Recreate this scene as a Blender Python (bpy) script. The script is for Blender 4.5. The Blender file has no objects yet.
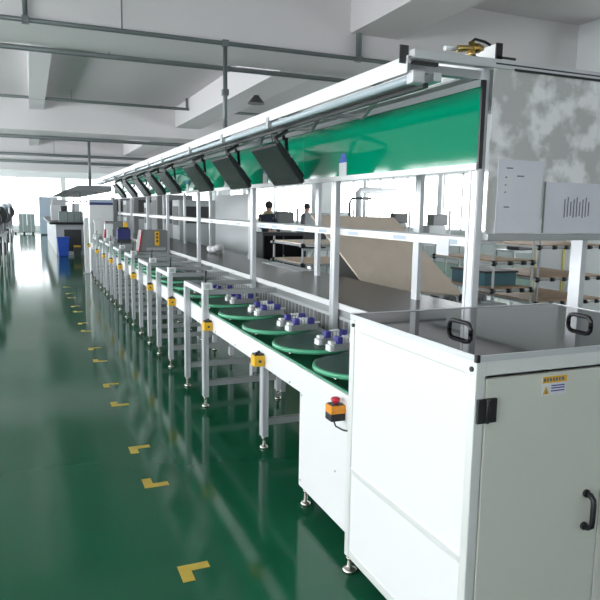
import bpy, bmesh, math, random
from mathutils import Vector, Matrix
random.seed(7)
C = bpy.context.scene.collection
SC = bpy.context.scene
PI = math.pi

# ------------------------------------------------------------------ materials
def mat(name, col, rough=.5, metal=0., spec=.5, coat=0., noise=None, bump=None, trans=0.):
    m = bpy.data.materials.new(name); m.use_nodes = True
    nt = m.node_tree; b = nt.nodes['Principled BSDF']
    b.inputs['Base Color'].default_value = (*col, 1)
    b.inputs['Roughness'].default_value = rough
    b.inputs['Metallic'].default_value = metal
    b.inputs['Specular IOR Level'].default_value = spec
    b.inputs['Coat Weight'].default_value = coat
    b.inputs['Transmission Weight'].default_value = trans
    if noise or bump:
        tc = nt.nodes.new('ShaderNodeTexCoord')
    if noise:
        scale, c2, lo, hi = noise
        n = nt.nodes.new('ShaderNodeTexNoise'); n.inputs['Scale'].default_value = scale
        n.inputs['Detail'].default_value = 4
        r = nt.nodes.new('ShaderNodeValToRGB')
        r.color_ramp.elements[0].position = lo; r.color_ramp.elements[0].color = (*col, 1)
        r.color_ramp.elements[1].position = hi; r.color_ramp.elements[1].color = (*c2, 1)
        nt.links.new(tc.outputs['Object'], n.inputs['Vector'])
        nt.links.new(n.outputs['Fac'], r.inputs['Fac'])
        nt.links.new(r.outputs['Color'], b.inputs['Base Color'])
    if bump:
        scale, strength = bump
        n = nt.nodes.new('ShaderNodeTexNoise'); n.inputs['Scale'].default_value = scale
        n.inputs['Detail'].default_value = 2
        bp = nt.nodes.new('ShaderNodeBump'); bp.inputs['Strength'].default_value = strength
        bp.inputs['Distance'].default_value = .02
        nt.links.new(tc.outputs['Object'], n.inputs['Vector'])
        nt.links.new(n.outputs['Fac'], bp.inputs['Height'])
        nt.links.new(bp.outputs['Normal'], b.inputs['Normal'])
    return m

def emis(name, col, s):
    m = bpy.data.materials.new(name); m.use_nodes = True
    nt = m.node_tree; b = nt.nodes['Principled BSDF']
    b.inputs['Base Color'].default_value = (.8, .85, .9, 1)
    b.inputs['Emission Color'].default_value = (*col, 1)
    b.inputs['Emission Strength'].default_value = s
    return m

M = dict(
    floor=mat('green_epoxy', (.008, .088, .042), .1, spec=.33, noise=(.5, (.011, .104, .052), .35, .7), bump=(1.3, .018)),
    ceil=mat('ceiling_paint', (.62, .59, .60), .8),
    beam=mat('beam_paint', (.72, .695, .705), .8),
    wall=mat('wall_paint', (.74, .76, .77), .8),
    white=mat('white_powder_coat', (.82, .82, .83), .35),
    panelgrey=mat('off_white_panel', (.66, .665, .61), .4),
    alu=mat('anodised_aluminium', (.64, .65, .68), .33, metal=.35),
    alud=mat('dull_aluminium', (.42, .43, .44), .4, metal=.5),
    framealu=mat('bright_aluminium', (.80, .81, .80), .35, metal=.2),
    steel=mat('nickel_steel', (.55, .52, .47), .25, metal=1.),
    black=mat('black_plastic', (.012, .012, .014), .4),
    blackgloss=mat('black_acrylic', (.009, .009, .010), .03, spec=.1),
    dark=mat('dark_grey', (.045, .047, .05), .5),
    mid=mat('machine_grey', (.2, .205, .21), .5),
    light=mat('light_grey', (.5, .52, .54), .5),
    worktop=mat('grey_laminate', (.055, .057, .054), .22, spec=.12),
    belt=mat('green_belt', (.006, .095, .05), .35),
    rim=mat('green_rim', (.09, .42, .24), .35),
    disctop=mat('disc_mat', (.022, .075, .055), .5),
    gpanel=mat('green_gloss_sheet', (0., .235, .125), .06, spec=.3),
    edge=mat('light_green_edge', (.12, .42, .27), .35),
    yellow=mat('signal_yellow', (.82, .47, .02), .45),
    yellowpole=mat('yellow_pole', (.72, .60, .12), .5),
    mark=mat('floor_yellow', (.55, .40, .06), .5, noise=(14, (.45, .33, .05), .4, .8)),
    red=mat('red_plastic', (.6, .03, .06), .35),
    orange=mat('orange_plastic', (.8, .3, .02), .45),
    blue=mat('blue_plastic', (.03, .10, .55), .4),
    navy=mat('navy_plastic', (.03, .035, .16), .5),
    violet=mat('blue_violet_plastic', (.06, .055, .32), .4),
    paleblue=mat('pale_blue_paint', (.42, .5, .6), .4),
    tan=mat('tan_board', (.88, .74, .62), .6, noise=(6, (.83, .69, .57), .4, .7)),
    wood=mat('wood_board', (.52, .37, .24), .55, noise=(9, (.38, .25, .15), .4, .7)),
    paper=mat('paper', (.70, .71, .74), .6),
    sleeve=mat('sleeved_paper', (.70, .70, .77), .22, noise=(4, (.76, .76, .82), .4, .7), bump=(9, .15)),
    ink=mat('printed_ink', (.16, .16, .2), .6),
    film=mat('mottled_sheet', (.54, .54, .53), .35, noise=(9, (.92, .91, .93), .45, .6)),
    pipe=mat('galvanised_conduit', (.16, .18, .18), .45, metal=.4),
    brass=mat('brass', (.55, .40, .15), .3, metal=1.),
    tube=mat('glass_tube', (.55, .64, .70), .18, spec=.7),
    screen=mat('monitor_glass', (.02, .025, .025), .22, spec=.6),
    skin=mat('skin', (.55, .36, .27), .6),
    hair=mat('dark_hair', (.015, .012, .012), .6),
    cloth=mat('navy_workwear', (.03, .04, .08), .8),
    clothg=mat('grey_workwear', (.12, .13, .15), .8),
    hivis=mat('yellow_green_cloth', (.45, .5, .08), .8),
    green2=mat('green_clip', (.02, .45, .2), .4),
    teal=mat('teal_bin', (.06, .16, .2), .5),
    pallet=mat('grey_green_carton', (.30, .36, .35), .7),
    kwin=emis('daylight_pane_back', (.95, .98, 1.), 1.1),
    bwin=emis('daylight_pane', (.95, .98, 1.), 2.7),
    lwin=emis('daylight_pane_left', (.95, .98, 1.), 8.5),
    rwin=emis('daylight_pane_right', (.95, .98, 1.), 5.0),
)

# ------------------------------------------------------------------ mesh builder
class MB:
    def __init__(s): s.v = []; s.f = []; s.sm = []
    def add(s, vs, fs, smooth=False):
        o = len(s.v); s.v += [tuple(v) for v in vs]
        for f in fs: s.f.append([i+o for i in f]); s.sm.append(smooth)
        return s
    def box(s, x0, x1, y0, y1, z0, z1):
        vs = [(x, y, z) for z in (z0, z1) for y in (y0, y1) for x in (x0, x1)]
        return s.add(vs, [(0, 2, 3, 1), (4, 5, 7, 6), (0, 1, 5, 4), (2, 6, 7, 3), (0, 4, 6, 2), (1, 3, 7, 5)])
    def hexa(s, a, b):                       # two quads (4 pts each) -> solid
        return s.add(list(a)+list(b), [(3, 2, 1, 0), (4, 5, 6, 7), (0, 1, 5, 4), (1, 2, 6, 5), (2, 3, 7, 6), (3, 0, 4, 7)])
    def slab(s, pts, thick):                 # polygon thickened along its normal
        P = [Vector(p) for p in pts]; n = (P[1]-P[0]).cross(P[2]-P[0]).normalized()*thick
        k = len(P); vs = P+[p+n for p in P]
        fs = [tuple(range(k))[::-1], tuple(range(k, 2*k))]+[(i, (i+1) % k, k+(i+1) % k, k+i) for i in range(k)]
        return s.add(vs, fs)
    def cyl(s, p0, p1, r, n=12, r2=None):
        p0 = Vector(p0); p1 = Vector(p1); r2 = r if r2 is None else r2
        d = (p1-p0).normalized(); a = d.orthogonal().normalized(); b = d.cross(a)
        c = [(a*math.cos(2*PI*i/n)+b*math.sin(2*PI*i/n)) for i in range(n)]
        o = len(s.v)
        s.v += [tuple(p0+q*r) for q in c]+[tuple(p1+q*r2) for q in c]
        for i in range(n):
            j = (i+1) % n; s.f.append([o+i, o+j, o+n+j, o+n+i]); s.sm.append(True)
        s.f.append([o+i for i in range(n)][::-1]); s.sm.append(False)
        s.f.append([o+n+i for i in range(n)]); s.sm.append(False)
        return s
    def lathe(s, cx, cy, prof, n=24):        # prof: (r,z) bottom to top
        o = len(s.v); k = len(prof)
        for r, z in prof:
            for i in range(n):
                s.v.append((cx+r*math.cos(2*PI*i/n), cy+r*math.sin(2*PI*i/n), z))
        for a in range(k-1):
            for i in range(n):
                j = (i+1) % n
                s.f.append([o+a*n+i, o+a*n+j, o+(a+1)*n+j, o+(a+1)*n+i]); s.sm.append(True)
        s.f.append([o+i for i in range(n)][::-1]); s.sm.append(False)
        s.f.append([o+(k-1)*n+i for i in range(n)]); s.sm.append(False)
        return s
    def tube(s, pts, r, n=8):
        P = [Vector(p) for p in pts]; o = len(s.v); up = None
        for i, p in enumerate(P):
            d = (P[min(i+1, len(P)-1)]-P[max(i-1, 0)]).normalized()
            a = d.orthogonal().normalized() if up is None else (up-d*up.dot(d)).normalized()
            up = a; b = d.cross(a)
            for k in range(n): s.v.append(tuple(p+(a*math.cos(2*PI*k/n)+b*math.sin(2*PI*k/n))*r))
        for i in range(len(P)-1):
            for k in range(n):
                j = (k+1) % n; s.f.append([o+i*n+k, o+i*n+j, o+(i+1)*n+j, o+(i+1)*n+k]); s.sm.append(True)
        s.f.append([o+k for k in range(n)][::-1]); s.sm.append(False)
        e = o+(len(P)-1)*n; s.f.append([e+k for k in range(n)]); s.sm.append(False)
        return s
    def sphere(s, c, r, n=12, m=8, sx=1, sy=1, sz=1):
        o = len(s.v)
        for i in range(1, m):
            t = PI*i/m
            for k in range(n):
                s.v.append((c[0]+sx*r*math.sin(t)*math.cos(2*PI*k/n), c[1]+sy*r*math.sin(t)*math.sin(2*PI*k/n), c[2]-sz*r*math.cos(t)))
        s.v += [(c[0], c[1], c[2]-r*sz), (c[0], c[1], c[2]+r*sz)]; b = len(s.v)-2
        for i in range(m-2):
            for k in range(n):
                j = (k+1) % n; s.f.append([o+i*n+k, o+i*n+j, o+(i+1)*n+j, o+(i+1)*n+k]); s.sm.append(True)
        for k in range(n):
            j = (k+1) % n
            s.f.append([b, o+j, o+k]); s.sm.append(True)
            s.f.append([b+1, o+(m-2)*n+k, o+(m-2)*n+j]); s.sm.append(True)
        return s
    def build(s, name, m, parent=None, label=None, bevel=0., origin=None):
        loc = Vector((0, 0, 0))
        if parent is not None: loc = Vector(WL[parent.name])
        elif origin is not None: loc = Vector(origin)
        me = bpy.data.meshes.new(name)
        me.from_pydata([tuple(Vector(v)-loc) for v in s.v], [], s.f); me.update()
        for p, q in zip(me.polygons, s.sm): p.use_smooth = q
        me.materials.append(M[m])
        o = bpy.data.objects.new(name, me); C.objects.link(o)
        if parent is not None:
            o.parent = parent; WL[o.name] = tuple(loc)
        else:
            o.location = loc; WL[o.name] = tuple(loc)
        if label: o['label'] = label
        if bevel:
            b = o.modifiers.new('bevel', 'BEVEL'); b.width = bevel; b.segments = 2; b.limit_method = 'ANGLE'
        return o
WL = {}
def thing(name, label, cat, loc=(0, 0, 0), group=None):
    o = bpy.data.objects.new(name, None); C.objects.link(o); o.location = loc
    o.empty_display_size = .05
    WL[o.name] = tuple(loc); o['label'] = label; o['category'] = cat
    if group: o['group'] = group
    return o
def tag(o, label, cat, group=None, kind=None):
    o['label'] = label; o['category'] = cat
    if group: o['group'] = group
    if kind: o['kind'] = kind
    return o
def struct(name, mb, m, parent=None):
    o = mb.build(name, m, parent)
    if parent is None: o['kind'] = 'structure'
    return o
def dup(root, loc, label, group=None):
    def rec(o, par):
        c = o.copy(); C.objects.link(c); c.parent = par
        for ch in list(o.children): rec(ch, c)
        return c
    r = rec(root, None); r.location = loc; r['label'] = label
    WL[r.name] = tuple(loc)
    if group: r['group'] = group
    return r
ORD = ['nearest', 'second', 'third', 'fourth', 'fifth', 'sixth', 'seventh', 'eighth', 'ninth', 'tenth', 'eleventh', 'twelfth',
       'thirteenth', 'fourteenth', 'fifteenth', 'sixteenth', 'seventeenth', 'eighteenth', 'nineteenth', 'twentieth',
       'twenty-first', 'twenty-second', 'twenty-third', 'twenty-fourth']

# ------------------------------------------------------------------ room shell
XL, XR, YB, YF, ZS = -6.0, 12.0, -5.0, 44.0, 4.3
struct('floor', MB().box(XL-.2, XR+.2, YB-.2, YF+.2, -.1, 0), 'floor')
struct('ceiling', MB().box(XL-.2, XR+.2, YB-.2, YF+.2, ZS, ZS+.15), 'ceil')

def wall_x(name, x0, x1, openings):          # wall in a plane of constant x, with openings (y0,y1,z0,z1)
    mb = MB(); y = YB
    for a, b, z0, z1 in openings:
        mb.box(x0, x1, y, a, 0, ZS); mb.box(x0, x1, a, b, 0, z0); mb.box(x0, x1, a, b, z1, ZS); y = b
    mb.box(x0, x1, y, YF, 0, ZS)
    struct(name, mb, 'wall')
def wall_y(name, y0, y1, openings):
    mb = MB(); x = XL-.2
    for a, b, z0, z1 in openings:
        mb.box(x, a, y0, y1, 0, ZS); mb.box(a, b, y0, y1, 0, z0); mb.box(a, b, y0, y1, z1, ZS); x = b
    mb.box(x, XR+.2, y0, y1, 0, ZS)
    struct(name, mb, 'wall')
opL = [(y, y+4.2, .95, 2.85) for y in (-3.6, 1.4, 6.4, 11.4, 16.4, 21.4, 26.4, 31.4, 37.4)]
opR = [(y, y+4.75, 1.0, 2.75) for y in (2.4, 7.4, 12.4, 17.4, 22.4, 27.4, 32.4, 37.9)]
opF = [(-5.6, -2.1, .3, 3.35), (-1.9, 1.9, .3, 3.35), (2.1, 6.8, .6, 3.35), (7.0, 11.6, .6, 3.35)]
opB = [(-4.5, -.5, 1.0, 2.9), (4.0, 9.0, 1.0, 2.9)]
wall_x('wall_left', XL-.2, XL, opL); wall_x('wall_right', XR, XR+.2, opR)
wall_y('wall_far', YF, YF+.2, opF); wall_y('wall_back', YB-.2, YB, opB)
wn = 0
def window_x(xm, y0, y1, z0, z1, pm):
    global wn; wn += 1
    fr = MB(); t = .05
    fr.box(xm-.03, xm+.03, y0, y0+t, z0, z1).box(xm-.03, xm+.03, y1-t, y1, z0, z1)
    fr.box(xm-.03, xm+.03, y0, y1, z0, z0+t).box(xm-.03, xm+.03, y0, y1, z1-t, z1)
    k = max(1, round((y1-y0)/1.05))
    for i in range(1, k):
        y = y0+(y1-y0)*i/k; fr.box(xm-.03, xm+.03, y-.04, y+.04, z0, z1)
    w = struct('window_%d' % wn, fr, 'white')
    MB().box(xm-.006, xm+.006, y0+.01, y1-.01, z0+.01, z1-.01).build('pane', pm, w)
def window_y(ym, x0, x1, z0, z1, pm):
    global wn; wn += 1
    fr = MB(); t = .05
    fr.box(x0, x0+t, ym-.03, ym+.03, z0, z1).box(x1-t, x1, ym-.03, ym+.03, z0, z1)
    fr.box(x0, x1, ym-.03, ym+.03, z0, z0+t).box(x0, x1, ym-.03, ym+.03, z1-t, z1)
    for i in range(1, 3):
        x = x0+(x1-x0)*i/3; fr.box(x-.025, x+.025, ym-.03, ym+.03, z0, z1)
    w = struct('window_%d' % wn, fr, 'white')
    MB().box(x0+.01, x1-.01, ym-.006, ym+.006, z0+.01, z1-.01).build('pane', pm, w)
for a, b, z0, z1 in opL: window_x(XL-.1, a, b, z0, z1, 'lwin')
for a, b, z0, z1 in opR: window_x(XR+.1, a, b, z0, z1, 'rwin')
for a, b, z0, z1 in opF: window_y(YF+.1, a, b, z0, z1, 'bwin')
for a, b, z0, z1 in opB: window_y(YB-.1, a, b, z0, z1, 'kwin')
# concrete beams
tn = 0
def trim(x0, x1, y0, y1, z0, z1, m='beam'):
    global tn; tn += 1
    struct('trim_%d' % tn, MB().box(x0, x1, y0, y1, z0, z1), m)
crossY = [(-2.6, -1.5), (7.55, 8.7), (18.2, 19.35), (28.9, 30.0), (38.6, 39.7)]
for a, b in crossY: trim(XL, XR, a, b, 3.48, ZS)
spans = [(YB, -2.6), (-1.5, 7.55), (8.7, 18.2), (19.35, 28.9), (30.0, 38.6), (39.7, YF)]
for a, b in spans:
    trim(.07, .42, a, b, 4.0, ZS); trim(3.8, 4.5, a, b, 3.76, ZS); trim(8.6, 9.1, a, b, 4.0, ZS); trim(-4.0, -3.6, a, b, 4.0, ZS)
for x, y in ((7.55, 7.1), (8.0, 17.75), (8.0, 28.45)):     # columns standing before the cross beams
    trim(x, x+.45, y, y+.45, 0, ZS, 'wall')

# ------------------------------------------------------------------ conduits below the ceiling
def conduit(pts, r, label, group='steel conduits under the ceiling', clamps=()):
    t = thing('conduit', label, 'pipe', pts[0], group)
    MB().tube(pts, r, 10).build('pipe_run', 'pipe', t)
    if abs(pts[0][0]-pts[-1][0]) > 8:
        for hx in (-3.2, 1.0, 9.6):
            top = 4.3 if all(not(a-.04 < pts[0][1] < b+.04) for a, b in crossY) else 3.48
            MB().cyl((hx, pts[0][1], pts[0][2]+r*.8), (hx, pts[0][1], top), .008, 6).build('hanger_rod', 'pipe', t)
    for p in clamps:
        MB().box(p[0]-.035, p[0]+.035, p[1]-.035, p[1]+.035, p[2]-.035, p[2]+.035).build('coupling', 'pipe', t)
    return t
y1, y2 = 7.50, 8.75
conduit([(-5.9, y1, 3.45), (11.9, y1, 3.45)], .026, 'long grey conduit along the front edge of the nearest cross beam', clamps=[(.03, y1, 3.45), (2.16, y1, 3.45), (3.9, y1, 3.45)])
conduit([(-5.9, y2, 3.44), (11.9, y2, 3.44)], .034, 'thick grey conduit along the rear edge of the nearest cross beam', clamps=[(2.55, y2, 3.44)])
conduit([(.03, y1, 3.476), (.03, y1, 4.3)], .026, 'short vertical drop pipe at the upper left joining the nearest conduit')
conduit([(3.9, y1, 3.476), (3.9, y1, 4.3)], .038, 'vertical drop pipe at top centre joining the nearest conduit')
conduit([(2.16, y1, 3.42), (2.16, y1, 2.215)], .026, 'vertical power drop from the nearest conduit down to the rack top', clamps=[(2.16, y1, 2.9)])
conduit([(-5.9, 16.5, 4.03), (11.9, 16.5, 4.03)], .035, 'thin conduit crossing in front of the second cross beam', clamps=[(3.1, 16.5, 4.03)])
for x, n in ((-1.15, 'left'), (3.75, 'middle'), (4.35, 'right')):
    conduit([(x, 16.5, 4.065), (x, 16.5, 4.3)], .03, 'short hanger pipe on the second conduit, the %s one' % n)
conduit([(-5.9, 19.6, 3.44), (11.9, 19.6, 3.44)], .05, 'thick conduit behind the second cross beam')
conduit([(1.62, 19.6, 3.39), (1.62, 19.6, 2.16)], .04, 'vertical power drop behind the second cross beam over the far bench')
conduit([(-5.9, 28.6, 3.62), (11.9, 28.6, 3.62)], .055, 'distant conduit in front of the third cross beam')
conduit([(-5.9, 30.3, 3.44), (11.9, 30.3, 3.44)], .06, 'distant conduit behind the third cross beam')

p = thing('pendant_lamp', 'dark conical pendant lamp hanging beyond the overhead reflector', 'lamp', (4.17, 12.3, 3.5))
MB().lathe(4.17, 12.3, [(.17, 3.60), (.155, 3.63), (.06, 3.74), (.04, 3.80)], 20).build('lamp_shade', 'dark', p)
MB().cyl((4.17, 12.3, 3.76), (4.17, 12.3, 4.3), .012).build('rod', 'pipe', p)

# ------------------------------------------------------------------ yellow corner marks on the floor
ym = [2.6, 3.45, 4.12, 5.04, 5.74, 6.6, 7.32, 8.3, 8.98, 9.92, 10.57, 11.5, 12.2, 13.1]
for i, y in enumerate(ym):
    x = .53; up = (i % 2 == 1); s = 1 if up else -1
    if up: y -= .0
    L = [(x, y, 0), (x+.135, y, 0), (x+.135, y+s*.05, 0), (x+.052, y+s*.05, 0), (x+.052, y+s*.128, 0), (x, y+s*.128, 0)]
    if not up: L = L[::-1]
    o = MB().slab([(a, b, .0004) for a, b, _ in L], .0012).build('floor_mark', 'mark', None, origin=(x, y, 0))
    tag(o, 'yellow L-shaped floor mark beside the line, %s from the camera, %s' % (ORD[i], 'leg pointing away' if up else 'leg pointing nearer'),
        'floor marking', 'yellow corner marks on the green floor')

# ------------------------------------------------------------------ near machine cabinet
cab = thing('machine_cabinet', 'big white machine cabinet with black glossy lid at the near end of the line', 'cabinet', (1.74, 1.9, 0))
x0, x1, ya, yb = 1.2, 2.28, 1.5, 2.32
fr = MB(); w = .036
for x in (x0, x1-w):
    for y in (ya, yb-w): fr.box(x, x+w, y, y+w, .075, 1.112)
for z0, z1 in ((1.066, 1.112), (.075, .115)):
    fr.box(x0+w, x1-w, ya+.003, ya+w, z0, z1); fr.box(x0+w, x1-w, yb-w, yb-.003, z0, z1)
    fr.box(x0+.003, x0+w, ya+w, yb-w, z0, z1); fr.box(x1-w, x1-.003, ya+w, yb-w, z0, z1)
fr.box(x0+.001, x0+w, ya+w, yb-w, .455, .485)
fr.build('frame', 'framealu', cab, bevel=.004)
MB().box(x0+.006, x0+.016, ya+w, yb-w, .485, 1.066).build('side_panel', 'white', cab, 'upper white side panel')
MB().box(x0+.006, x0+.016, ya+w, yb-w, .115, .455).build('side_panel', 'white', cab, 'lower white side panel')
MB().box(x1-.016, x1-.006, ya+w, yb-w, .115, 1.066).build('side_panel', 'white', cab)
MB().box(x0+w, x1-w, yb-.016, yb-.006, .115, 1.066).build('back_panel', 'white', cab)
MB().box(x0+w, x1-w, ya+w, yb-w, .1, .112).build('base_panel', 'white', cab)
for k, (a, b) in enumerate(((x0+.04, 1.738), (1.744, x1-.04))):
    d = MB().box(a, b, ya-.002, ya+.016, .12, 1.058).build('door', 'panelgrey', cab, bevel=.002)
    hx = 1.675 if k == 0 else 1.79
    h = MB(); yy = ya-.002; z0, z1 = .515, .63
    h.tube([(hx, yy, z1), (hx, yy-.02, z1), (hx, yy-.034, z1-.012), (hx, yy-.036, z1-.03), (hx, yy-.036, z0+.03), (hx, yy-.034, z0+.012), (hx, yy-.02, z0), (hx, yy, z0)], .0095, 10)
    h.cyl((hx, yy, z1), (hx, yy-.008, z1), .014).cyl((hx, yy, z0), (hx, yy-.008, z0), .014)
    h.build('door_handle', 'black', d)
    e = a if k == 0 else b
    for zz in (.925, .25):
        g = MB(); s = -1 if k == 0 else 1
        g.box(e+(-.035 if k == 0 else .002), e+(-.002 if k == 0 else .035), ya-.012, ya-.002, zz, zz+.075)
        g.box(e+(.002 if k == 0 else -.035), e+(.035 if k == 0 else -.002), ya-.012, ya-.002, zz, zz+.075)
        g.cyl((e, ya-.012, zz), (e, ya-.012, zz+.075), .007)
        g.build('hinge', 'black', d, bevel=.002)
    if k == 0:
        lb = MB().box(1.452, 1.553, ya-.0035, ya-.002, .985, 1.048).build('warning_label', 'paper', d, 'warning label with yellow header')
        MB().box(1.453, 1.552, ya-.0042, ya-.0035, 1.026, 1.047).build('yellow_header', 'yellow', lb)
        MB().slab([(1.456, ya-.0036, .990), (1.482, ya-.0036, .990), (1.469, ya-.0036, 1.016)], .0008).build('warning_triangle', 'yellow', lb)
        q = MB()
        MB().slab([(1.465, ya-.0046, .993), (1.473, ya-.0046, .993), (1.469, ya-.0046, 1.008)], .0004).build('triangle_sign', 'ink', lb)
        for a_, b_ in ((1.458, 1.466), (1.470, 1.478), (1.482, 1.49), (1.494, 1.502), (1.506, 1.514), (1.518, 1.526), (1.53, 1.54)):
            q.box(a_, b_, ya-.0046, ya-.0042, 1.031, 1.042)
        q.build('header_print', 'ink', lb)
        q = MB()
        for zz in (1.014, 1.006, .997): q.box(1.49, 1.545, ya-.0040, ya-.0035, zz, zz+.004)
        q.build('blue_print', 'violet', lb)
lid = MB().box(x0+.004, x1-.006, ya+.006, yb-.006, 1.112, 1.130).build('lid', 'blackgloss', cab, 'black mirror-glossy lid', bevel=.001)
ed = MB()
ed.box(x0, x1, yb-.006, yb, 1.112, 1.133).box(x1-.006, x1, ya, yb-.006, 1.112, 1.133)
ed.box(x0, x1-.006, ya, ya+.006, 1.112, 1.131).box(x0, x0+.004, ya+.006, yb-.006, 1.112, 1.131)
ed.build('lid_edging', 'alu', lid)
for hx, a, b in ((1.41, 1.805, 1.93), (1.952, 1.785, 1.895)):
    MB().tube([(hx, a, 1.130), (hx, a, 1.148), (hx, a+.010, 1.160), (hx, a+.025, 1.163), (hx, b-.025, 1.163), (hx, b-.010, 1.160), (hx, b, 1.148), (hx, b, 1.130)], .0085, 10).build('lid_handle', 'black', lid)
MB().box(x0-.002, x0+.012, ya-.002, ya+.012, 1.110, 1.134).build('corner_cap', 'black', cab, bevel=.002)
for yy in (ya+.02, yb-.03): MB().cyl((x0+.003, yy, 1.088), (x0-.005, yy, 1.088), .008, 12).build('plug', 'black', cab)
def foot(mb, x, y, h, r=.027):
    mb.lathe(x, y, [(r, 0), (r, .012), (r*.8, .018), (r*.32, .024), (r*.32, h)], 18)
    mb.cyl((x, y, h*.72), (x, y, h*.72+.010), r*.55, 6)
    return mb
for x in (x0+.02, x1-.02):
    for y in (ya+.02, yb-.02):
        foot(MB(), x, y, .08, .032).build('levelling_foot', 'steel', cab)

# ------------------------------------------------------------------ low white cabinet beside it
bc = thing('base_cabinet', 'low white cabinet under the conveyor next to the big machine cabinet', 'cabinet', (1.5, 2.68, 0))
MB().box(1.268, 1.78, 2.36, 2.995, .095, .62).build('body', 'white', bc, bevel=.004)
MB().box(1.262, 1.268, 2.37, 2.985, .105, .615).build('front_panel', 'white', bc, bevel=.001)
q = MB()
for y, z in ((2.39, .6), (2.96, .6), (2.39, .14), (2.96, .14), (2.55, .35)): q.cyl((1.262, y, z), (1.259, y, z), .005, 8)
q.build('screw', 'alud', bc)
for x in (1.29, 1.74):
    for y in (2.4, 2.95): foot(MB(), x, y, .1).build('levelling_foot', 'steel', bc)

# ------------------------------------------------------------------ conveyor
Y0, Y1 = 2.335, 15.6
cv = thing('conveyor', 'long conveyor line with white side rail and green belt running into the distance', 'conveyor', (1.5, 9, 0))
r_ = MB().box(1.245, 1.26, Y0, Y1, .622, .752).build('side_rail', 'white', cv, 'white front side rail', bevel=.003)
q = MB()
y = Y0+.25
while y < Y1:
    q.cyl((1.245, y, .64), (1.242, y, .64), .006, 8); y += .5
q.build('rail_bolt', 'alud', r_)
MB().box(1.26, 1.27, Y0, Y1, .72, .757).build('edge_strip', 'edge', cv, 'light green edge strip')
MB().box(1.79, 1.806, Y0, Y1, .622, .752).build('side_rail', 'alud', cv, 'grey rear side rail')
MB().box(1.27, 1.79, Y0, Y1, .71, .735).build('belt', 'belt', cv)
for k in range(11):
    y = 2.9+1.25*k
    MB().box(1.26, 1.79, y, y+.05, .63, .71).build('cross_member', 'alud', cv)
MB().box(1.42, 1.56, Y0+.7, Y1, .57, .63).build('cable_tray', 'light', cv)
def leg(mb, x, y, z1, wx=.04, wy=.056):
    mb.box(x-wx/2, x+wx/2, y-wy/2, y+wy/2, .085, z1)
    for s in (-1, 1):                                     # extrusion ribs with a slot between
        mb.box(x-wx/2-.003, x-wx/2, y+s*wy*.34-.006, y+s*wy*.34+.006, .085, z1)
        mb.box(x+s*wx*.34-.005, x+s*wx*.34+.005, y-wy/2-.003, y-wy/2, .085, z1)
    return mb
for x, y in ((1.355, 3.8), (1.765, 3.8), (1.29, 15.45), (1.765, 15.45)):
    l = leg(MB(), x, y, .63 if x < 1.5 else .64).build('leg', 'alu', cv)
    foot(MB(), x, y, .09).build('foot', 'steel', l)
MB().box(1.375, 1.745, 3.78, 3.82, .16, .2).build('stretcher', 'alud', cv)
MB().box(1.31, 1.745, 15.43, 15.47, .16, .2).build('stretcher', 'alud', cv)

# ------------------------------------------------------------------ portal frames straddling the conveyor
ny = [4.8, 6.15, 7.36, 8.62, 9.99, 11.16, 12.26, 13.6]
def portal():
    y = ny[0]; d = .63
    t = thing('portal_frame', '', 'frame', (1.2, y, 0), 'aluminium portal frames over the conveyor')
    for px in (1.221, 1.83):
        for yy in (y, y+d):
            l = leg(MB(), px, yy, .893 if px < 1.5 else .615).build('post', 'alu', t)
            foot(MB(), px, yy, .09).build('foot', 'steel', l)
    MB().box(1.201, 1.241, y-.028, y+d+.028, .893, .933).build('top_beam', 'alu', t, bevel=.002)
    for yy in (y, y+d):
        MB().box(1.241, 1.80, yy-.024, yy+.024, .893, .931).build('cross_beam', 'alud', t, bevel=.002)
        MB().box(1.245, 1.81, yy-.02, yy+.02, .17, .215).build('stretcher', 'alud', t)
    MB().box(1.21, 1.23, y+d*.5-.02, y+d*.5+.02, .868, .893).build('sensor_mount', 'alud', t)
    return t
p0 = portal()
labs = []
for i, y in enumerate(ny):
    lab = 'aluminium portal frame over the conveyor, %s from the white machine cabinet' % ORD[i]
    if i == 0: p0['label'] = lab
    else: dup(p0, (1.2, y, 0), lab)
# white sensor boxes standing on the near corner of some portal frames
def sensor(first=[None]):
    if first[0] is None:
        t = thing('sensor_box', '', 'sensor', (1.22, ny[0], .933), 'white sensor boxes on the portal frames')
        MB().box(1.198, 1.272, ny[0]-.03, ny[0]+.03, .933, .987).build('housing', 'white', t, bevel=.004)
        MB().box(1.215, 1.25, ny[0]-.033, ny[0]-.03, .943, .975).build('front_plate', 'light', t)
        MB().tube([(1.225, ny[0], .985), (1.225, ny[0], 1.03), (1.23, ny[0]+.004, 1.08)], .006, 8).build('antenna', 'black', t)
        first[0] = t
    return first[0]
s0 = sensor(); s0['label'] = 'white sensor box with black antenna on the nearest portal frame'
for i, y in list(enumerate(ny))[1:]:
    dup(s0, (1.22 if i % 2 else 1.25, y, .933), 'small white sensor box with antenna on the %s portal frame from the white cabinet' % ORD[i])

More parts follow.
